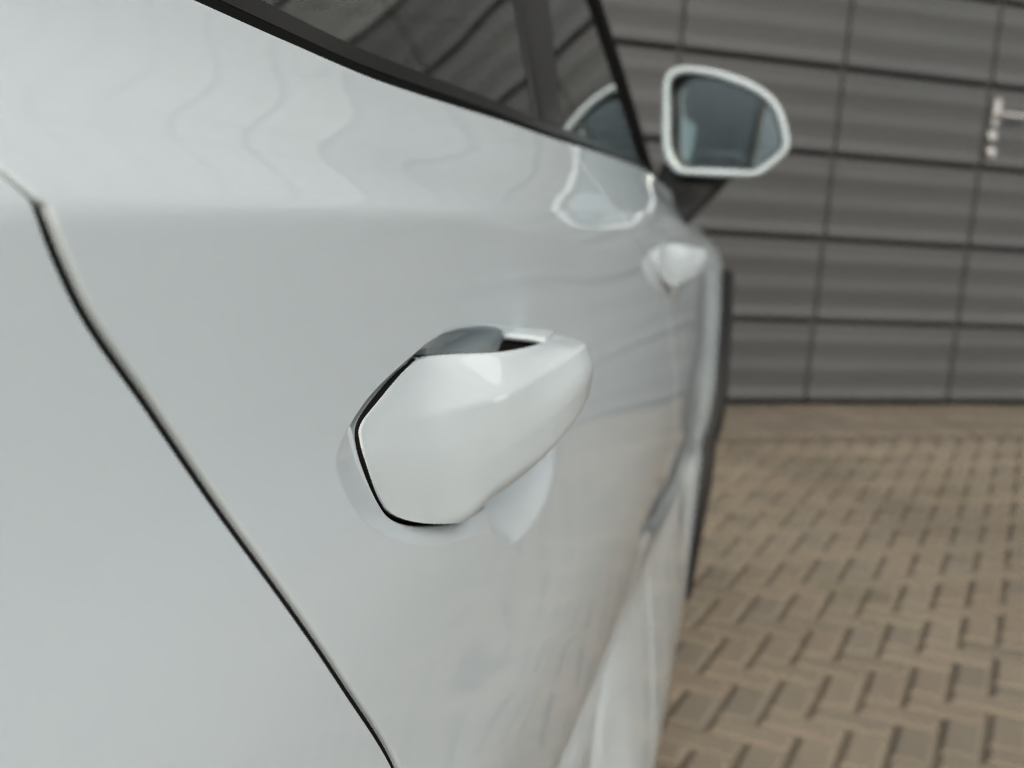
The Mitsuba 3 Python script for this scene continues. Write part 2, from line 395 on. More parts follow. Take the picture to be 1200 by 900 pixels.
def panel(rows, Yl, Yr, cols):
    q = rows[:, None]
    a, b = Yl(rows)[:, None], Yr(rows)[:, None]
    Y = a + (b - a) * cols[None]
    z = zeta2z(Y, q)
    return Y, z

def door_grid(rows, Yc, sides_):
    z = zeta2z(Yc, rows[:, None])
    P, N = pt(Yc, z), nrm(Yc, z)
    P2 = hem(P, N, sides_)
    return P, P2, z

# --- rear door, its handle dish a ring grid set in a hole of the door's grid
rows = np.r_[low_rows(0.80), up_rows]
Yl, Yr = _rs(rows) + gap_at(rows), mid_shut(rows) - GAP
Y0 = Yl + 0.035
nl, nm, nr = 18, 200, 150
YR0 = 0.70
Yc = np.concatenate([Yl[:, None] + (Y0 - Yl)[:, None] * np.linspace(0, 1, nl)[None],
                     Y0[:, None] + (YR0 - Y0)[:, None] * np.linspace(0, 1, nm + 1)[None, 1:],
                     YR0 + (Yr - YR0)[:, None] * np.linspace(0, 1, nr + 1)[None, 1:]], 1)
P, P2, zz = door_grid(rows, Yc, 'lrbt')
R0, R1 = int(np.argmin(abs(rows + 0.186))), int(np.argmin(abs(rows + 0.034)))
C0, C1 = nl - 1, nl - 1 + nm
n2, m2 = P2.shape[:2]
f = grid_faces(n2, m2)
cell = np.minimum.reduce([f[:, 0], f[:, 1], f[:, 2]])
i_, j_ = f // m2, f % m2
inside = (i_.min(1) >= R0 + 5) & (i_.max(1) <= R1 + 5) & (j_.min(1) >= C0 + 5) & (j_.max(1) <= C1 + 5)
door_faces = f[~inside]
# hole border, counter-clockwise
bi = [(R0, j) for j in range(C0, C1)] + [(i, C1) for i in range(R0, R1)] + [(R1, j) for j in range(C1, C0, -1)] + [(i, C0) for i in range(R1, R0, -1)]
border = np.array([(Yc[i, j], zz[i, j]) for i, j in bi])
CEN = np.array([0.50, -0.126])
RIM = [(.437, -.0685), (.404, -.0725), (.3725, -.077), (.353, -.0825), (.340, -.0872), (.332, -.0922), (.3345, -.1004), (.342, -.111), (.357, -.1205), (.386, -.1345), (.427, -.1465),
       (.481, -.157), (.5096, -.1665), (.534, -.1795), (.57, -.1812), (.606, -.1805), (.640, -.172), (.655, -.158), (.665, -.12), (.655, -.092), (.630, -.0795), (.602, -.0765),
       (.5817, -.0755), (.5447, -.0705), (.503, -.067), (.4666, -.0652), (.450, -.0665)]
HOLE = [(.439, -.0718), (.404, -.0752), (.3764, -.0815), (.3618, -.0861), (.3600, -.0931), (.3640, -.1041), (.3700, -.1146), (.3790, -.1238), (.4062, -.1341), (.4525, -.1452), (.497, -.1530),
        (.52, -.1500), (.540, -.142), (.550, -.131), (.545, -.121), (.52, -.113), (.485, -.102), (.470, -.092), (.458, -.083), (.447, -.0762)]
def smooth_poly(p, keep=1):
    p = chaikin(p, 2)
    return resample(p, 600)
def ray_poly(c, targets, poly):
    """Where the rays from c towards the targets leave the polygon."""
    a = np.arctan2(targets[:, 1] - c[1], targets[:, 0] - c[0])
    q = poly - c
    b = np.arctan2(q[:, 1], q[:, 0]); r = np.hypot(q[:, 0], q[:, 1])
    o = np.argsort(b)
    bb = np.r_[b[o][-3:] - 2 * np.pi, b[o], b[o][:3] + 2 * np.pi]; rr = np.r_[r[o][-3:], r[o], r[o][:3]]
    rad = np.interp(a, bb, rr)
    return c + rad[:, None] * np.stack([np.cos(a), np.sin(a)], 1), a
rim, ang = ray_poly(CEN, border, smooth_poly(RIM))
hole, _ = ray_poly(CEN, border, smooth_poly(HOLE))
# keep the rim outside the hole
rr_, rh_ = np.linalg.norm(rim - CEN, axis=1), np.linalg.norm(hole - CEN, axis=1)
rr_ = np.maximum(rr_, rh_ + 0.0028)
rim = CEN + (rim - CEN) * (rr_ / np.linalg.norm(rim - CEN, axis=1))[:, None]
# how deep the dish is where it meets the gap round the handle, by direction (degrees)
DA = [-180, -168, -150, -135, -110, -92, -84, -72, -60, -40, -20, 0, 20, 40, 60, 100, 120, 133, 140, 146, 155, 165, 180]
DD = [.0030, .0028, .0022, .0014, .0008, .0008, .003, .013, .017, .017, .017, .016, .016, .016, .016, .016, .0155, .013, .0045, .0025, .0025, .0030, .0030]
PA_ = [-180, -90, -60, 0, 25, 60, 100, 130, 150, 180]
PW_ = [1.2, 1.2, 1.6, 1.8, 2.6, 3.4, 3.4, 2.0, 1.2, 1.2]
power = np.interp(np.degrees(ang), PA_, PW_)
deep = np.interp(np.degrees(ang), DA, DD)
rings, offs = [], []
for t in np.linspace(0, 1, 15):
    rings.append(border + (rim - border) * (1 - (1 - t) ** 1.3)); offs.append(0 * deep)
for t in np.linspace(0, 1, 34)[1:]:
    rings.append(rim + (hole - rim) * t)
    tt = np.clip(t, 0, 1)
    tt = np.where(t < 0.10, t * t / 0.20, t - 0.05) / 0.95
    offs.append(-deep * (1 - (1 - tt) ** power))
nb = len(border)
pts3, crest = [], None
for rg, of in zip(rings, offs):
    p = pt(rg[:, 0], rg[:, 1]); p[:, 0] += of
    pts3.append(p)
last, lastd = rings[-1], offs[-1]
inward = CEN - last; inward /= np.linalg.norm(inward, axis=1, keepdims=True)
for k, a in enumerate(np.radians([30, 60, 90])):
    r = 0.0020
    rg = last + inward * r * math.sin(a)
    p = pt(last[:, 0], last[:, 1]); p[:, 1:] += inward * r * math.sin(a); p[:, 0] += lastd - r * (1 - math.cos(a))
    pts3.append(p)
p = pts3[-1].copy(); p[:, 0] -= 0.0012; pts3.append(p)
sleeve = np.array([p + [-0.00002, 0, 0], p * [0, 1, 1] + np.minimum(p[:, :1] - 0.016, -0.150) * [1, 0, 0]])
pts3 = np.array(pts3)
fr = []
for i in range(len(pts3) - 1):
    for j in range(nb):
        a, b = i * nb + j, i * nb + (j + 1) % nb
        fr += [[a, b, b + nb], [a, b + nb, a + nb]]
dish = tm(pts3.reshape(-1, 3), np.array(fr))
rear_door = cat([tm(P2.reshape(-1, 3), door_faces), dish])
rear_door.merge_vertices(merge_tex=True, merge_norm=True, digits_vertex=6)
put('car__door', rear_door, 'm_paint', smooth=50)
labels['car__door'] = {'label': 'white rear door with dished handle recess and rising window line'}

# --- front door: the same dish moved forward
HS = np.array([0.022, 0.872, -0.010])                                # the front handle's place, from the rear one's
rows_f = rows
Ylf, Yrf = mid_shut(rows) + GAP, front_shut(rows) - GAP
Ycf = Ylf[:, None] + (Yrf - Ylf)[:, None] * np.linspace(0, 1, 150)[None]
Pf, P2f, zf = door_grid(rows, Ycf, 'lrbt')
put('car__door_001', tm(P2f.reshape(-1, 3), grid_faces(*P2f.shape[:2])), 'm_paint', smooth=50)
labels['car__door_001'] = {'label': 'white front door ahead, out of focus, with the wing mirror'}

# --- quarter panel and front fender, cut out over the wheels
def arch_panel(Ya, Yb, hemA, hemB, wheel, names):
    """Ya(q), Yb(q): rear and front edges. Three strips: over the arch, behind it, ahead of it."""
    wy, wz = wheel
    top = -(crease(wy) - (wz + RA)) - 0.012                          # row coordinate just above the arch
    rws = np.r_[np.linspace(top, -0.021, 60), np.linspace(-0.02, 0, 14), [0.008, 0.018], up_rows]
    def strip(rws, A, B, nc, s):
        Y = A[:, None] + (B - A)[:, None] * np.linspace(0, 1, nc)[None]
        z = zeta2z(Y, rws[:, None])
        return hem(pt(Y, z), nrm(Y, z), s)
    ms = []
    G = strip(rws, Ya(rws) + (GAP if hemA else 0), Yb(rws) - (gap_at(rws) if hemB else 0), 90, ('l' if hemA else '') + ('r' if hemB else '') + 't')
    ms.append(tm(G.reshape(-1, 3), grid_faces(*G.shape[:2])))
    lo = np.linspace(-0.80, top, 40)
    zlo = crease(wy) + lo
    half = np.sqrt(np.maximum(RA ** 2 - np.minimum(zlo - wz, RA) ** 2 * (zlo > wz), 0))
    half[-1] = 0.0
    half = np.where(zlo < wz, RA, half)
    if True:
        A, B = Ya(lo) + (GAP if hemA else 0), np.maximum(wy - half, Ya(lo) + 0.01)
        G = strip(lo, A, B, 30, 'l' if hemA else ''); ms.append(tm(G.reshape(-1, 3), grid_faces(*G.shape[:2])))
        A, B = np.minimum(wy + half, Yb(lo) - 0.015), Yb(lo) - (GAP if hemB else 0)
        G = strip(lo, A, B, 30, 'r' if hemB else ''); ms.append(tm(G.reshape(-1, 3), grid_faces(*G.shape[:2])))
    m = cat(ms)
    put(names, m, 'm_paint', smooth=50)

K = lambda v: (lambda q: np.full(np.shape(q), float(v)))
arch_panel(K(-0.80), _rs, False, True, WHEELS[1], 'car__quarter_panel')
arch_panel(front_shut, K(3.50), True, False, WHEELS[0], 'car__fender')

# --- black rubber deep in the shut lines
def seal_strip(line, lo_, hi_, w, d):
    q = np.r_[np.linspace(lo_, -0.02, 90), np.linspace(-0.018, 0, 10), np.linspace(0.04, 1.0, 30)]
    Y = line(q)[:, None] + np.linspace(-w, w, 3)[None]
    P = pt(Y, zeta2z(Y, q[:, None])) - d * nrm(Y, zeta2z(Y, q[:, None]))
    return tm(P.reshape(-1, 3), grid_faces(len(q), 3))
put('car__door_seal', seal_strip(_rs, -0.45, 1, 0.0031, 0.0021), 'm_seal', smooth=True)
put('car__door_seal_001', seal_strip(mid_shut, -0.6, 1, 0.0026, 0.0030), 'm_seal', smooth=True)

# --- dark inner shell behind the panel gaps
Yi = np.linspace(-0.6, 3.2, 160)[None]; qi = np.r_[np.linspace(-0.8, 0, 60), np.linspace(0.1, 0.9, 8)][:, None]
Yi, qi = np.broadcast_arrays(Yi, qi)
zi = zeta2z(Yi, qi)
Pi = pt(Yi, zi); Pi[..., 0] -= 0.05
keep = np.ones(Yi.shape, bool)
for (wy, wz) in WHEELS:
    keep &= np.hypot(Yi - wy, zi - wz) > RA - 0.02
fi = grid_faces(*Yi.shape)
fi = fi[keep.ravel()[fi].all(1)]
put('car__body_frame', tm(Pi.reshape(-1, 3), fi), 'm_void', smooth=True)

# ------------------------------------------------------------------ door handles
# guide points of the grip's cross sections: Y, then top inner T, ridge R, outer O, bottom B, bottom inner IB, root below Q, root above S (X, z)
HT = [
 (.3480, (-.1260, -.0700), (-.1228, -.0893), (-.1205, -.1010), (-.1182, -.1250), (-.1182, -.1290), (-.152, -.129), None, (-.152, -.0700)),
 (.3660, (-.1248, -.0710), (-.1210, -.0895), (-.1182, -.1010), (-.1160, -.1265), (-.1160, -.1300), (-.152, -.130), None, (-.152, -.0710)),
 (.3800, (-.1240, -.0715), (-.1190, -.0899), (-.1160, -.1020), (-.1137, -.1290), (-.1137, -.1325), (-.152, -.133), None, (-.152, -.0715)),
 (.4000, (-.1232, -.0720), (-.1162, -.0912), (-.1118, -.1080), (-.1098, -.1310), (-.1106, -.1360), (-.152, -.137), None, (-.152, -.0720)),
 (.4200, (-.1228, -.0728), (-.1133, -.0922), (-.1080, -.1110), (-.1060, -.1350), (-.1080, -.1410), (-.152, -.142), None, (-.152, -.0728)),
 (.4450, (-.1215, -.0740), (-.1070, -.0930), (-.1020, -.1130), (-.1000, -.1385), (-.1056, -.1450), (-.152, -.146), None, (-.152, -.0740)),
 (.4700, (-.1130, -.0747), (-.1005, -.0937), (-.0932, -.1125), (-.0960, -.1340), (-.1060, -.1460), (-.140, -.148), None, (-.1330, -.0840)),
 (.4900, (-.1035, -.0755), (-.0946, -.0936), (-.0886, -.1120), (-.0922, -.1310), (-.1050, -.1470), (-.135, -.149), None, (-.1180, -.0850)),
 (.5100, (-.0985, -.0765), (-.0905, -.0915), (-.0840, -.1100), (-.0880, -.1275), (-.1020, -.1440), (-.118, -.142), None, (-.1120, -.0850)),
 (.5300, (-.0955, -.0775), (-.0867, -.0893), (-.0797, -.1070), (-.0835, -.1230), (-.0980, -.1360), (-.108, -.134), None, (-.1085, -.0850)),
 (.5500, (-.0940, -.0785), (-.0832, -.0872), (-.0762, -.1035), (-.0795, -.1180), (-.0940, -.1280), (-.104, -.126), None, (-.1060, -.0855)),
 (.5700, (-.0940, -.0795), (-.0802, -.0850), (-.0740, -.1005), (-.0765, -.1130), (-.0920, -.1210), (-.103, -.116), None, (-.1025, -.0875)),
 (.5815, (-.0970, -.0801), (-.0791, -.0842), (-.0729, -.0988), (-.0757, -.1103), (-.0920, -.1175), (-.101, -.100), (-.102, -.0920), (-.1020, -.0880)),
 (.5950, (-.0975, -.0806), (-.0785, -.0838), (-.0725, -.0973), (-.0757, -.1080), (-.0930, -.1150), (-.101, -.1000), (-.1025, -.0920), (-.1025, -.0880)),
 (.6080, (-.0985, -.0815), (-.0810, -.0843), (-.0755, -.0968), (-.0785, -.1062), (-.0950, -.1125), (-.102, -.1000), (-.1040, -.0930), (-.1040, -.0880)),
 (.6180, (-.1020, -.0825), (-.0865, -.0852), (-.0815, -.0963), (-.0845, -.1045), (-.0990, -.1100), (-.105, -.1000), (-.1070, -.0940), (-.1070, -.0885)),
 (.6250, (-.1060, -.0850), (-.0970, -.0870), (-.0930, -.0960), (-.0950, -.1025), (-.1030, -.1055), (-.107, -.1000), (-.1080, -.0950), (-.1080, -.0900)),
 (.6280, (-.1080, -.0890), (-.1050, -.0900), (-.1040, -.0955), (-.1050, -.0990), (-.1070, -.1000), (-.108, -.0980), (-.1085, -.0950), (-.1085, -.0920)),
]
def square_up(r):
    # a flat outer face from the ridge to the bottom roll; the roll's corner stands out enough to survive its rounding
    y, Tt, R, O, B, IB = r[0], *[np.array(q) for q in r[1:6]]
    if y > 0.44:
        e = sst(0.44, 0.54, y) * (1 - 0.8 * sst(0.605, 0.63, y))
        B = B + np.array([0.0008, -0.0068]) * e
        O = R * (0.5 + 0.1 * e) + B * (0.5 - 0.1 * e) + np.array([0.0030, 0.0]) * (0.4 + 0.9 * sst(0.48, 0.56, y))
    return (y, r[1], r[2], tuple(O), tuple(B), *r[5:])
HT = [square_up(r) for r in HT]
HT = [tuple(((r[6][0] + r[8][0]) / 2, (r[6][1] + r[8][1]) / 2) if p is None else p for p in r) for r in HT]
hy = np.array([r[0] for r in HT]); hp = np.array([r[1:] for r in HT])     # (n, 7, 2)
ys = np.unique(np.r_[np.linspace(hy[0], 0.40, 18), np.linspace(0.40, 0.57, 40), np.linspace(0.57, hy[-1], 34)])
hq = PchipInterpolator(hy, hp, axis=0)(ys)
rings = []
for y, g in zip(ys, hq):
    Tt, R, O, B, IB, Q, U, S = g
    # extra points by the ridge and where the grip runs into the door hold those edges; they soften along the grip
    k = 0.09 + 0.12 * sst(0.50, 0.60, y)
    t1 = 0.05 + 0.30 * sst(0.45, 0.50, y)
    t2 = 0.05 + 0.40 * sst(0.49, 0.53, y)
    t3 = 0.15 + 0.37 * sst(0.41, 0.47, y)
    poly = [Tt, Tt + (R - Tt) * max(t1, 0.15), R + (Tt - R) * k, R, R + (O - R) * k, O, B + (O - B) * t3, B, IB + (B - IB) * 0.4, IB, IB + (Q - IB) * t2, Q, U, S, Tt + (S - Tt) * t1]
    c = resample(chaikin(poly, 3), 140)
    s0 = np.argmin(np.hypot(c[:, 0] - Tt[0], c[:, 1] - Tt[1]))
    c = np.roll(c, -s0, 0)
    rings.append(np.stack([c[:, 0], np.full(len(c), y), c[:, 1] + E0], 1))
rings = np.array(rings)
# even the sections out along the grip, so that no guide point leaves a ripple
from scipy.ndimage import gaussian_filter1d
sm = gaussian_filter1d(rings, 1.2, axis=0, mode='nearest'); sm[0], sm[-1] = rings[0], rings[-1]
grip = loft(sm, flip=False)
if grip.volume < 0:
    grip.invert()
# the arm that carries the grip's far end: a thin bar with rounded edges reaching into the door
def bar_ring(x, y0, y1, z0, z1):
    c = resample(chaikin([(y0, z0), (y1, z0), (y1, z1), ((y0 + y1) / 2, z1), (y0, z1)], 3), 40)
    return [(x, a, b + E0) for a, b in c]
bar = loft([bar_ring(-.152, .5850, .616, -.0852, -.0808), bar_ring(-.125, .5845, .617, -.0852, -.0806), bar_ring(-.105, .5830, .618, -.0853, -.0803), bar_ring(-.098, .5810, .618, -.0862, -.0806)])
if bar.volume < 0:
    bar.invert()
# the grip's near end is trimmed to the gap in the dish; a black gasket lines the trimmed edge
from shapely.geometry import Polygon, box as sbox
from shapely import affinity
HP = Polygon(smooth_poly(HOLE))
def trimmer(inset):
    a = HP.buffer(-inset).union(affinity.translate(HP.buffer(-inset).intersection(sbox(0.3, -0.1, 0.5, 0)), 0.0, 0.0013)).union(sbox(0.440, -0.118, 0.70, -0.0738)).union(sbox(0.505, -0.30, 0.70, -0.0738)).union(sbox(0.40, -0.122, 0.52, -0.095))
    a = a.buffer(-0.0008).buffer(0.0030).buffer(-0.0022)
    a = max(getattr(a, 'geoms', [a]), key=lambda g: g.area)
    trimmer.rings[inset] = a.exterior
    m = trimesh.creation.extrude_polygon(Polygon(resample(np.array(a.exterior.coords)[:-1], 1100)), 0.2)   # (Y, z, up)
    v = m.vertices
    m.vertices = np.stack([v[:, 2] - 0.2, v[:, 0], v[:, 1] + E0], 1)
    if m.volume < 0:
        m.invert()
    return m
trimmer.rings = {}
def tidy(m):
    m.merge_vertices(digits_vertex=4, merge_tex=True, merge_norm=True)
    m.update_faces(m.nondegenerate_faces(height=2e-5))
    return m
whole = grip
grip = tidy(trimesh.boolean.intersection([whole, trimmer(0.0021)], engine='manifold'))
def crisp(m, inset):
    n, c = m.face_normals, m.triangles_center
    from shapely import points, distance
    ring = trimmer.rings[inset]
    wall = (np.abs(n[:, 0]) < 0.5) & (distance(points(c[:, 1], c[:, 2] - E0), ring) < 0.0003)
    parts = [trimesh.graph.smooth_shade(m.submesh([np.nonzero(k)[0]], append=True, repair=False), angle=np.radians(45), facet_minarea=None) for k in (~wall, wall)]
    return cat(parts)
grip = cat([crisp(grip, 0.0021), trimesh.graph.smooth_shade(bar, angle=np.radians(50), facet_minarea=None)])
low = whole.copy(); low.apply_translation((-0.0010, 0, 0))
gasket = trimesh.boolean.intersection([low, trimmer(0.0017)], engine='manifold')
gasket = trimesh.intersections.slice_mesh_plane(gasket, (0, -1, 0), (0, 0.50, 0))


backing = []
inner_poly = resample(smooth_poly(HOLE), 120)
bp = [np.stack([np.full(120, x), inner_poly[:, 0] * k + CEN[0] * (1 - k), inner_poly[:, 1] * k + CEN[1] * (1 - k) + E0], 1) for x, k in ((-0.1495, 1.0), (-0.151, 0.5))]
mount = cat([loft(bp, cap0=False), loft(sleeve, False, False)])
foot_block = rbox(-0.150, -0.1025, 0.5870, 0.604, E0 - 0.116, E0 - 0.0856, 0.0008)

def handle(key, shift):
    for part, m, b, sm_ in (('grip', grip, 'm_paint', True), ('mount', mount, 'm_void', False), ('gasket', gasket, 'm_seal', False), ('pivot_block', foot_block, 'm_seal', False)):
        if shift[1] and part in ('gasket', 'mount'):
            continue                                                # out of sight behind the far grip
        k = m.copy()
        if shift[1]:
            k.vertices[:, 2] = E0 - 0.095 + (k.vertices[:, 2] - E0 + 0.095) * 0.74      # the front handle sits flatter
        k.apply_translation(shift)
        put(f'{key}__{part}', k, b, smooth=sm_)
handle('car__door_handle', (0, 0, 0))
labels['car__door_handle'] = {'label': 'white rear door handle in sharp focus'}
FS = (float(side(1.34, -0.115) - side(0.47, -0.105)) , 0.930, 0.013)
handle('car__door_handle_001', FS)
labels['car__door_handle_001'] = {'label': 'blurred white front door handle beyond the near one'}
# lock cylinder below the front handle
an = np.arange(16) / 16 * 2 * np.pi
LY, LZ = 1.48, -0.130
lx = float(side(LY, LZ))
put('car__lock', loft([[(lx + o, LY + r * math.cos(a), E0 + LZ + r * math.sin(a)) for a in an] for o, r in ((-0.004, 0.010), (0.003, 0.010), (0.0045, 0.008), (0.0045, 0.001))]), 'm_satin', smooth=40)

# ------------------------------------------------------------------ windows, seals, pillars
LEAN = 0.30
def gx(Y, h, off=0.0):
    """The glass plane, h above the belt."""
    return belt_x(Y) - 0.010 - LEAN * h - 0.10 * h * h + off
def gp(Y, h, off=0.0):
    Y, h = np.broadcast_arrays(np.asarray(Y, float), np.asarray(h, float))
    return np.stack([gx(Y, h, off), Y, belt(Y) + h + E0], -1)
RH = 0.385
a_line = lambda h: 1.84 - 1.30 * h
def sheet_grid(Ya, Yb, h0, h1, ny, nh, off=0.0):
    h = np.linspace(h0, h1, nh)
    A, B = np.array([Ya(k) for k in h]), np.array([Yb(k) for k in h])
    Y = A[:, None] + (B - A)[:, None] * np.linspace(0, 1, ny)[None]
    G = gp(Y, h[:, None] + 0 * Y, off)
    return tm(G.reshape(-1, 3), grid_faces(nh, ny))
def slab(Ya, Yb, h0, h1, ny, nh, off, th):
    """A thick strip lying on the glass plane."""
    h = np.linspace(h0, h1, nh)
    A, B = np.array([Ya(k) for k in h]), np.array([Yb(k) for k in h])
    s = np.linspace(0, 1, ny)
    Y = A[:, None] + (B - A)[:, None] * s[None]
    H = h[:, None] + 0 * Y
    f = gp(Y, H, off + th); bk = gp(Y, H, off)
    r = th * 0.8
    ring = []
    rows_ = []
    for i in range(nh):
        row = np.concatenate([bk[i, :1], f[i, :1] - [[th * .4, 0, 0]], f[i], f[i, -1:] - [[th * .4, 0, 0]], bk[i, -1:]])
        row[2, 1] += r; row[-3, 1] -= r
        rows_.append(row)
    rows_ = np.array(rows_)
    lo_, hi_ = rows_[:1].copy(), rows_[-1:].copy()
    lo_[..., 0] -= th; hi_[..., 0] -= th
    rows_ = np.concatenate([lo_, rows_, hi_])
    return tm(rows_.reshape(-1, 3), grid_faces(*rows_.shape[:2]))
b0 = lambda h: 0.935 + 0.30 * h
b1 = lambda h: 1.045 + 0.62 * h
put('car__window', sheet_grid(lambda h: 0.02 + 0.35 * h, b0, 0.004, RH, 40, 16), 'm_glass', smooth=True)
put('car__window_001', sheet_grid(b1, a_line, 0.004, RH, 30, 16), 'm_glass', smooth=True)
put('car__pillar', slab(b0, b1, 0.016, RH, 8, 24, -0.004, 0.008), 'm_gloss_black', smooth=40)
labels['car__pillar'] = {'label': 'gloss black pillar between the side windows'}
put('car__pillar_001', slab(a_line, lambda h: a_line(h) + 0.035, -0.012, RH + 0.01, 5, 30, -0.006, 0.016), 'm_black_plastic', smooth=40)
put('car__pillar_002', slab(lambda h: -0.30 + 0.6 * h, lambda h: 0.02 + 0.35 * h, -0.004, RH, 8, 14, -0.003, 0.006), 'm_gloss_black', smooth=40)
put('car__window_seal', slab(lambda h: 0.0, lambda h: 1.83, -0.002, 0.0045, 90, 4, 0.004, 0.005), 'm_seal', smooth=40)
put('car__window_trim', slab(lambda h: 0.0, lambda h: 1.82, 0.0075, 0.0150, 90, 4, -0.001, 0.0045), 'm_gloss_black', smooth=40)
put('car__mirror_base', slab(lambda h: 1.60, lambda h: a_line(h) + 0.01, 0.004, 0.055, 10, 8, -0.003, 0.006), 'm_black_plastic', smooth=40) if False else None

# roof, screens, bonnet, far side, cabin
def mirror_x(m):
    m = m.copy(); v = m.vertices.copy(); v[:, 0] = 2 * XC - v[:, 0]; m.vertices = v; m.invert(); return m
yr = np.linspace(-0.55, 1.36, 24)
roof = []
for y in yr:
    e = gp(y, RH)
    half = e[0] - XC
    t = np.linspace(1, -1, 25)
    crown = 0.055 * (1 - np.abs(t) ** 2.4)
    roof.append(np.stack([XC + half * t, np.full(25, y), e[2] + crown - 0.10 * sst(0.4, -0.6, y)], 1))
roof = np.array(roof)
put('car__roof', tm(roof.reshape(-1, 3), grid_faces(24, 25)), 'm_gloss_black', smooth=True)
put('car__roof_rail', slab(lambda h: -0.5, lambda h: 1.36, RH - 0.006, RH + 0.03, 40, 5, -0.01, 0.02), 'm_gloss_black', smooth=40)
def span(pa, pb, na=10, nb_=20, bow=0.0):
    """A sheet between the curve pa (list of points on the right side) and its own mirror image."""
    pa = np.asarray(pa, float)
    t = np.linspace(1, -1, nb_)
    v = np.stack([np.stack([XC + (p[0] - XC) * t, p[1] + bow * (1 - t ** 2), np.full(nb_, p[2])], 1) for p in pa])
    v[..., 2] += pb * (1 - t ** 2)[None]
    return tm(v.reshape(-1, 3), grid_faces(len(pa), nb_))
hs = np.linspace(-0.01, RH + 0.01, 12)
put('car__windscreen', span([gp(a_line(h) + 0.03, h) for h in hs], 0.02, bow=0.10), 'm_glass', smooth=True)
yb = np.linspace(1.86, 3.50, 40)
put('car__bonnet', span([(belt_x(y) - 0.004, y, belt(y) + E0 - 0.004) for y in yb], 0.05), 'm_paint', smooth=True)
put('car__front_bumper', span([(side(3.50, q), 3.50 , E0 + q) for q in np.linspace(float(belt(3.5)), -0.8, 12)], 0.0, bow=0.12), 'm_paint', smooth=True)
put('car__tailgate', span([(side(-0.80, q), -0.80 , E0 + q) for q in np.linspace(float(belt(-0.8)), -0.8, 12)], 0.0, bow=-0.10), 'm_paint', smooth=True)
put('car__rear_window', span([gp(-0.80 + 0.65 * h, h) for h in np.linspace(0, RH, 10)], 0.02, bow=-0.06), 'm_gloss_black', smooth=True)
ql = np.r_[np.linspace(-0.8, 0, 40), np.linspace(0.1, 1, 8)][:, None]
yl_ = np.linspace(-0.8, 3.5, 70)[None]
Ym, Qm = np.broadcast_arrays(yl_, ql)
zm = zeta2z(Ym, Qm)
keep = np.ones(Ym.shape, bool)
for (wy, wz) in WHEELS:
    keep &= np.hypot(Ym - wy, zm - wz) > RA
fm = grid_faces(*Ym.shape); fm = fm[keep.ravel()[fm].all(1)]
put('car__far_side', mirror_x(tm(pt(Ym, zm).reshape(-1, 3), fm)), 'm_paint', smooth=True)
put('car__window_002', mirror_x(sheet_grid(lambda h: 0.02 + 0.35 * h, a_line, 0.004, RH, 30, 10)), 'm_glass_dark', smooth=True)
put('car__pillar_003', mirror_x(slab(lambda h: -0.30 + 0.6 * h, lambda h: 0.02 + 0.35 * h, -0.004, RH, 8, 14, -0.003, 0.006)), 'm_gloss_black', smooth=40)
put('car__pillar_004', mirror_x(slab(b0, b1, 0.0, RH, 8, 14, -0.003, 0.006)), 'm_gloss_black', smooth=40)
put('car__floor', box(2 * XC + 0.2, -0.2, -0.75, 3.4, 0.22, 0.26), 'm_void')
cards = []
for yv in (np.linspace(0.0, 1.9, 30),):
    lo_ = [(belt_x(y) - 0.075, y, E0 - 0.65) for y in yv]; hi_ = [(belt_x(y) - 0.075, y, E0 + belt(y) - 0.02) for y in yv]; to_ = [(belt_x(y) - 0.022, y, E0 + belt(y) - 0.004) for y in yv]
    v = np.array([lo_, hi_, to_]); cards.append(tm(v.reshape(-1, 3), grid_faces(3, 30)))
card = cat(cards)
put('car__door_card', card, 'm_cloth', smooth=30)
put('car__door_card_001', mirror_x(card), 'm_cloth', smooth=30)
put('car__dashboard', rbox(2 * XC + 0.22, -0.22, 1.55, 2.0, 0.6, 0.98, 0.05), 'm_cloth')
def seat(x, y, w):
    c = rbox(x - w / 2, x + w / 2, y, y + 0.5, 0.42, 0.58, 0.04)
    b = rbox(x - w / 2, x + w / 2, y - 0.10, y + 0.03, 0.5, 1.10, 0.045)
    M = trimesh.transformations.rotation_matrix(math.radians(18), (1, 0, 0), (x, y, 0.5)); b.apply_transform(M)
    hd = rbox(x - 0.13, x + 0.13, y - 0.27, y - 0.16, 1.12, 1.28, 0.035)
    return cat([c, b, hd])
for x, y, w in ((XC + 0.38, 0.95, 0.5), (XC - 0.38, 0.95, 0.5), (XC, 0.08, 1.3)):
    put(numbered('car__seat'), seat(x, y, w), 'm_cloth')

# ------------------------------------------------------------------ wing mirror
MY = 2.20
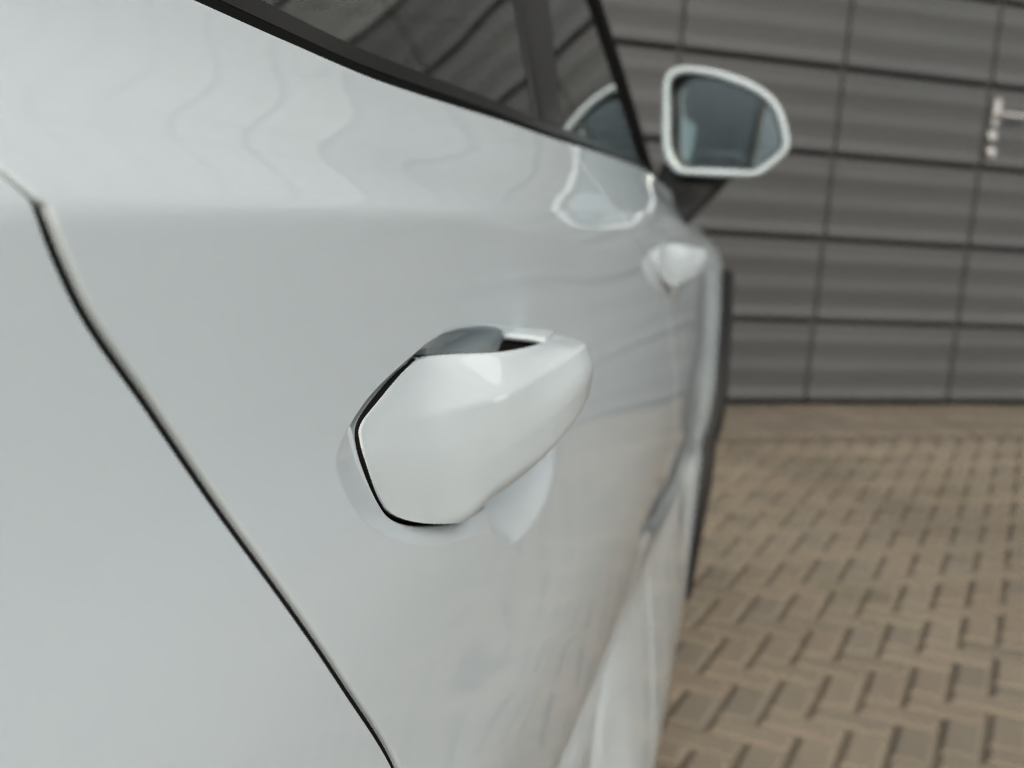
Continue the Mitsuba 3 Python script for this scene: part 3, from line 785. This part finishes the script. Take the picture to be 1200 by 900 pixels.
# outline in its own plane (X, z above eye height), seen from behind
OUT = np.array([(-.1860, .1542), (-.1896, .1925), (-.1819, .2112), (-.1596, .2230), (-.1081, .2211), (-.0609, .2115), (-.0213, .1985), (.0113, .1792), (.0325, .1547), (.0460, .1221), (.0540, .0900), (.0475, .0733),
       (.0130, .0385), (-.0034, .0300), (-.0728, .0262), (-.1357, .0250), (-.1500, .0285), (-.1700, .0490), (-.1812, .0848)])
oc = resample(chaikin(OUT, 2), 160)
cen = oc.mean(0)
def mring(k, y, out=0.0):
    d = oc - cen
    L = np.linalg.norm(d, axis=1, keepdims=True)
    q = cen + d * k - d / L * out
    return np.stack([q[:, 0], np.full(len(q), y), q[:, 1] + E0], 1)
hous = [mring(1, MY + 0.016, 0.0150), mring(1, MY + 0.004, 0.0140), mring(1, MY, 0.0110), mring(1, MY - 0.001, 0.006), mring(1, MY + 0.0015, 0.0025), mring(1, MY + 0.006, 0.0003), mring(1, MY + 0.012, 0.0),
        mring(1.0, MY + 0.035, 0.002), mring(0.97, MY + 0.07, 0.004), mring(0.86, MY + 0.105, 0.004), mring(0.66, MY + 0.13, 0.004), mring(0.35, MY + 0.145, 0.002), mring(0.05, MY + 0.15, 0)]
housing = loft(hous, cap0=False, cap1=True)
if housing.volume < 0:
    housing.invert()
put('car__mirror__housing', housing, 'm_paint', smooth=35)
put('car__mirror__bezel', loft([mring(1, MY + 0.012, 0.0132), mring(1, MY + 0.058, 0.0170)], cap0=False, cap1=False), 'm_black_plastic', smooth=35)
TILT = math.radians(11.2)
gm = []
for k, bulge in ((1.0, 0.0), (0.75, 0.0007), (0.5, 0.0012), (0.25, 0.0015), (0.02, 0.0016)):
    r = mring(k, 0.0, 0.0168 * k)
    r[:, 1] = MY + 0.034 - bulge
    gm.append(r)
glass = loft(gm, cap0=False, cap1=True)
# the mirror turns a few degrees towards the driver
M = trimesh.transformations.rotation_matrix(-TILT, (0, 0, 1), (cen[0], MY + 0.034, 1))
glass.apply_transform(M)
glass.apply_transform(trimesh.transformations.rotation_matrix(math.radians(-0.8), (1, 0, 0), (cen[0], MY + 0.034, 1.12)))
put('car__mirror__glass', glass, 'm_mirror', smooth=40)
labels['car__mirror'] = {'label': 'white rimmed wing mirror with dark glass'}
arm = [[(-.200, 2.14, .925), (-.126, 2.14, .920), (-.124, 2.25, .920), (-.205, 2.25, .925)],
       [(-.200, 2.17, .960), (-.104, 2.17, .955), (-.102, 2.28, .955), (-.205, 2.28, .960)],
       [(-.195, 2.22, 1.000), (-.068, 2.22, .998), (-.068, 2.32, .998), (-.195, 2.32, 1.000)],
       [(-.180, 2.245, 1.045), (-.036, 2.245, 1.045), (-.036, 2.33, 1.045), (-.180, 2.33, 1.045)]]
arm = np.array([resample(chaikin(r, 2), 40) for r in arm])
tt = np.linspace(0, 3, 16)
arm = PchipInterpolator(range(4), arm, axis=0)(tt)
am = loft(arm)
if am.volume < 0:
    am.invert()
put('car__mirror__arm', am, 'm_black_plastic', smooth=40)

# ------------------------------------------------------------------ wheels and arch cladding
def ring_sweep(wy, wz, prof, a0, a1, n, xf):
    """prof: list of (radius, x offset); xf(Y, z): the body surface it lies on."""
    v = []
    for a in np.linspace(a0, a1, n):
        row = []
        for r, o in prof:
            y, z = wy + r * math.cos(a), wz + r * math.sin(a)
            row.append((xf(a) + (o * (1 - 0.65 * float(sst(-0.5, -0.84, z))) if o > 0 else o), y, z + E0))
        v.append(row)
    return tm(np.array(v).reshape(-1, 3), grid_faces(n, len(prof), True))
for i, (wy, wz) in enumerate(WHEELS):
    nm_ = '' if i == 0 else '_001'
    def xf(a, wy=wy, wz=wz):
        y, z = wy + (RA + 0.05) * math.cos(a), wz + (RA + 0.05) * math.sin(a)
        return float(side(y, max(z, -0.8)))
    clad = ring_sweep(wy, wz, [(RA - 0.03, -0.12), (RA - 0.028, 0.0), (RA - 0.022, 0.020), (RA - 0.010, 0.0235), (RA + 0.055, 0.022), (RA + 0.068, 0.016), (RA + 0.072, -0.03)], -0.30, math.pi + 0.30, 70, xf)
    put('car__wheel_arch' + nm_, clad, 'm_black_plastic', smooth=40)
    X0 = -0.066 if i == 0 else -0.12
    tp = [(0.22, -0.20), (0.30, -0.215), (0.335, -0.21), (0.35, -0.19), (RW, -0.15), (RW, -0.06), (0.350, -0.022), (0.338, -0.006), (0.31, 0.0), (0.27, -0.004), (0.235, -0.010), (0.228, -0.03)]
    put('car__wheel%s__tyre' % nm_, ring_sweep(wy, wz, tp, 0, 2 * math.pi, 90, lambda a: X0), 'm_rubber', smooth=50)
    rim_parts = [ring_sweep(wy, wz, [(0.226, -0.19), (0.222, -0.05), (0.226, -0.028), (0.240, -0.012)], 0, 2 * math.pi, 60, lambda a: X0)]
    for s in range(5):
        a = s * 2 * math.pi / 5
        sp = rbox(-0.045, -0.02, -0.03, 0.03, 0.03, 0.225, 0.008)
        sp.apply_transform(trimesh.transformations.rotation_matrix(a, (1, 0, 0))); sp.apply_translation((X0, wy, wz + E0)); rim_parts.append(sp)
    hub = trimesh.creation.cylinder(0.07, 0.05); hub.apply_transform(trimesh.transformations.rotation_matrix(math.pi / 2, (0, 1, 0))); hub.apply_translation((X0 - 0.035, wy, wz + E0)); rim_parts.append(hub)
    put('car__wheel%s__rim' % nm_, cat(rim_parts), 'm_alloy', smooth=30)
    dark = trimesh.creation.cylinder(RA + 0.02, 0.01, sections=40); dark.apply_transform(trimesh.transformations.rotation_matrix(math.pi / 2, (0, 1, 0))); dark.apply_translation((X0 - 0.26, wy, wz + E0))
    put('car__wheel_well' + nm_, dark, 'm_void')
for i, (wy, wz) in enumerate(WHEELS):
    for part, b in (('tyre', 'm_rubber'), ('rim', 'm_alloy')):
        pass
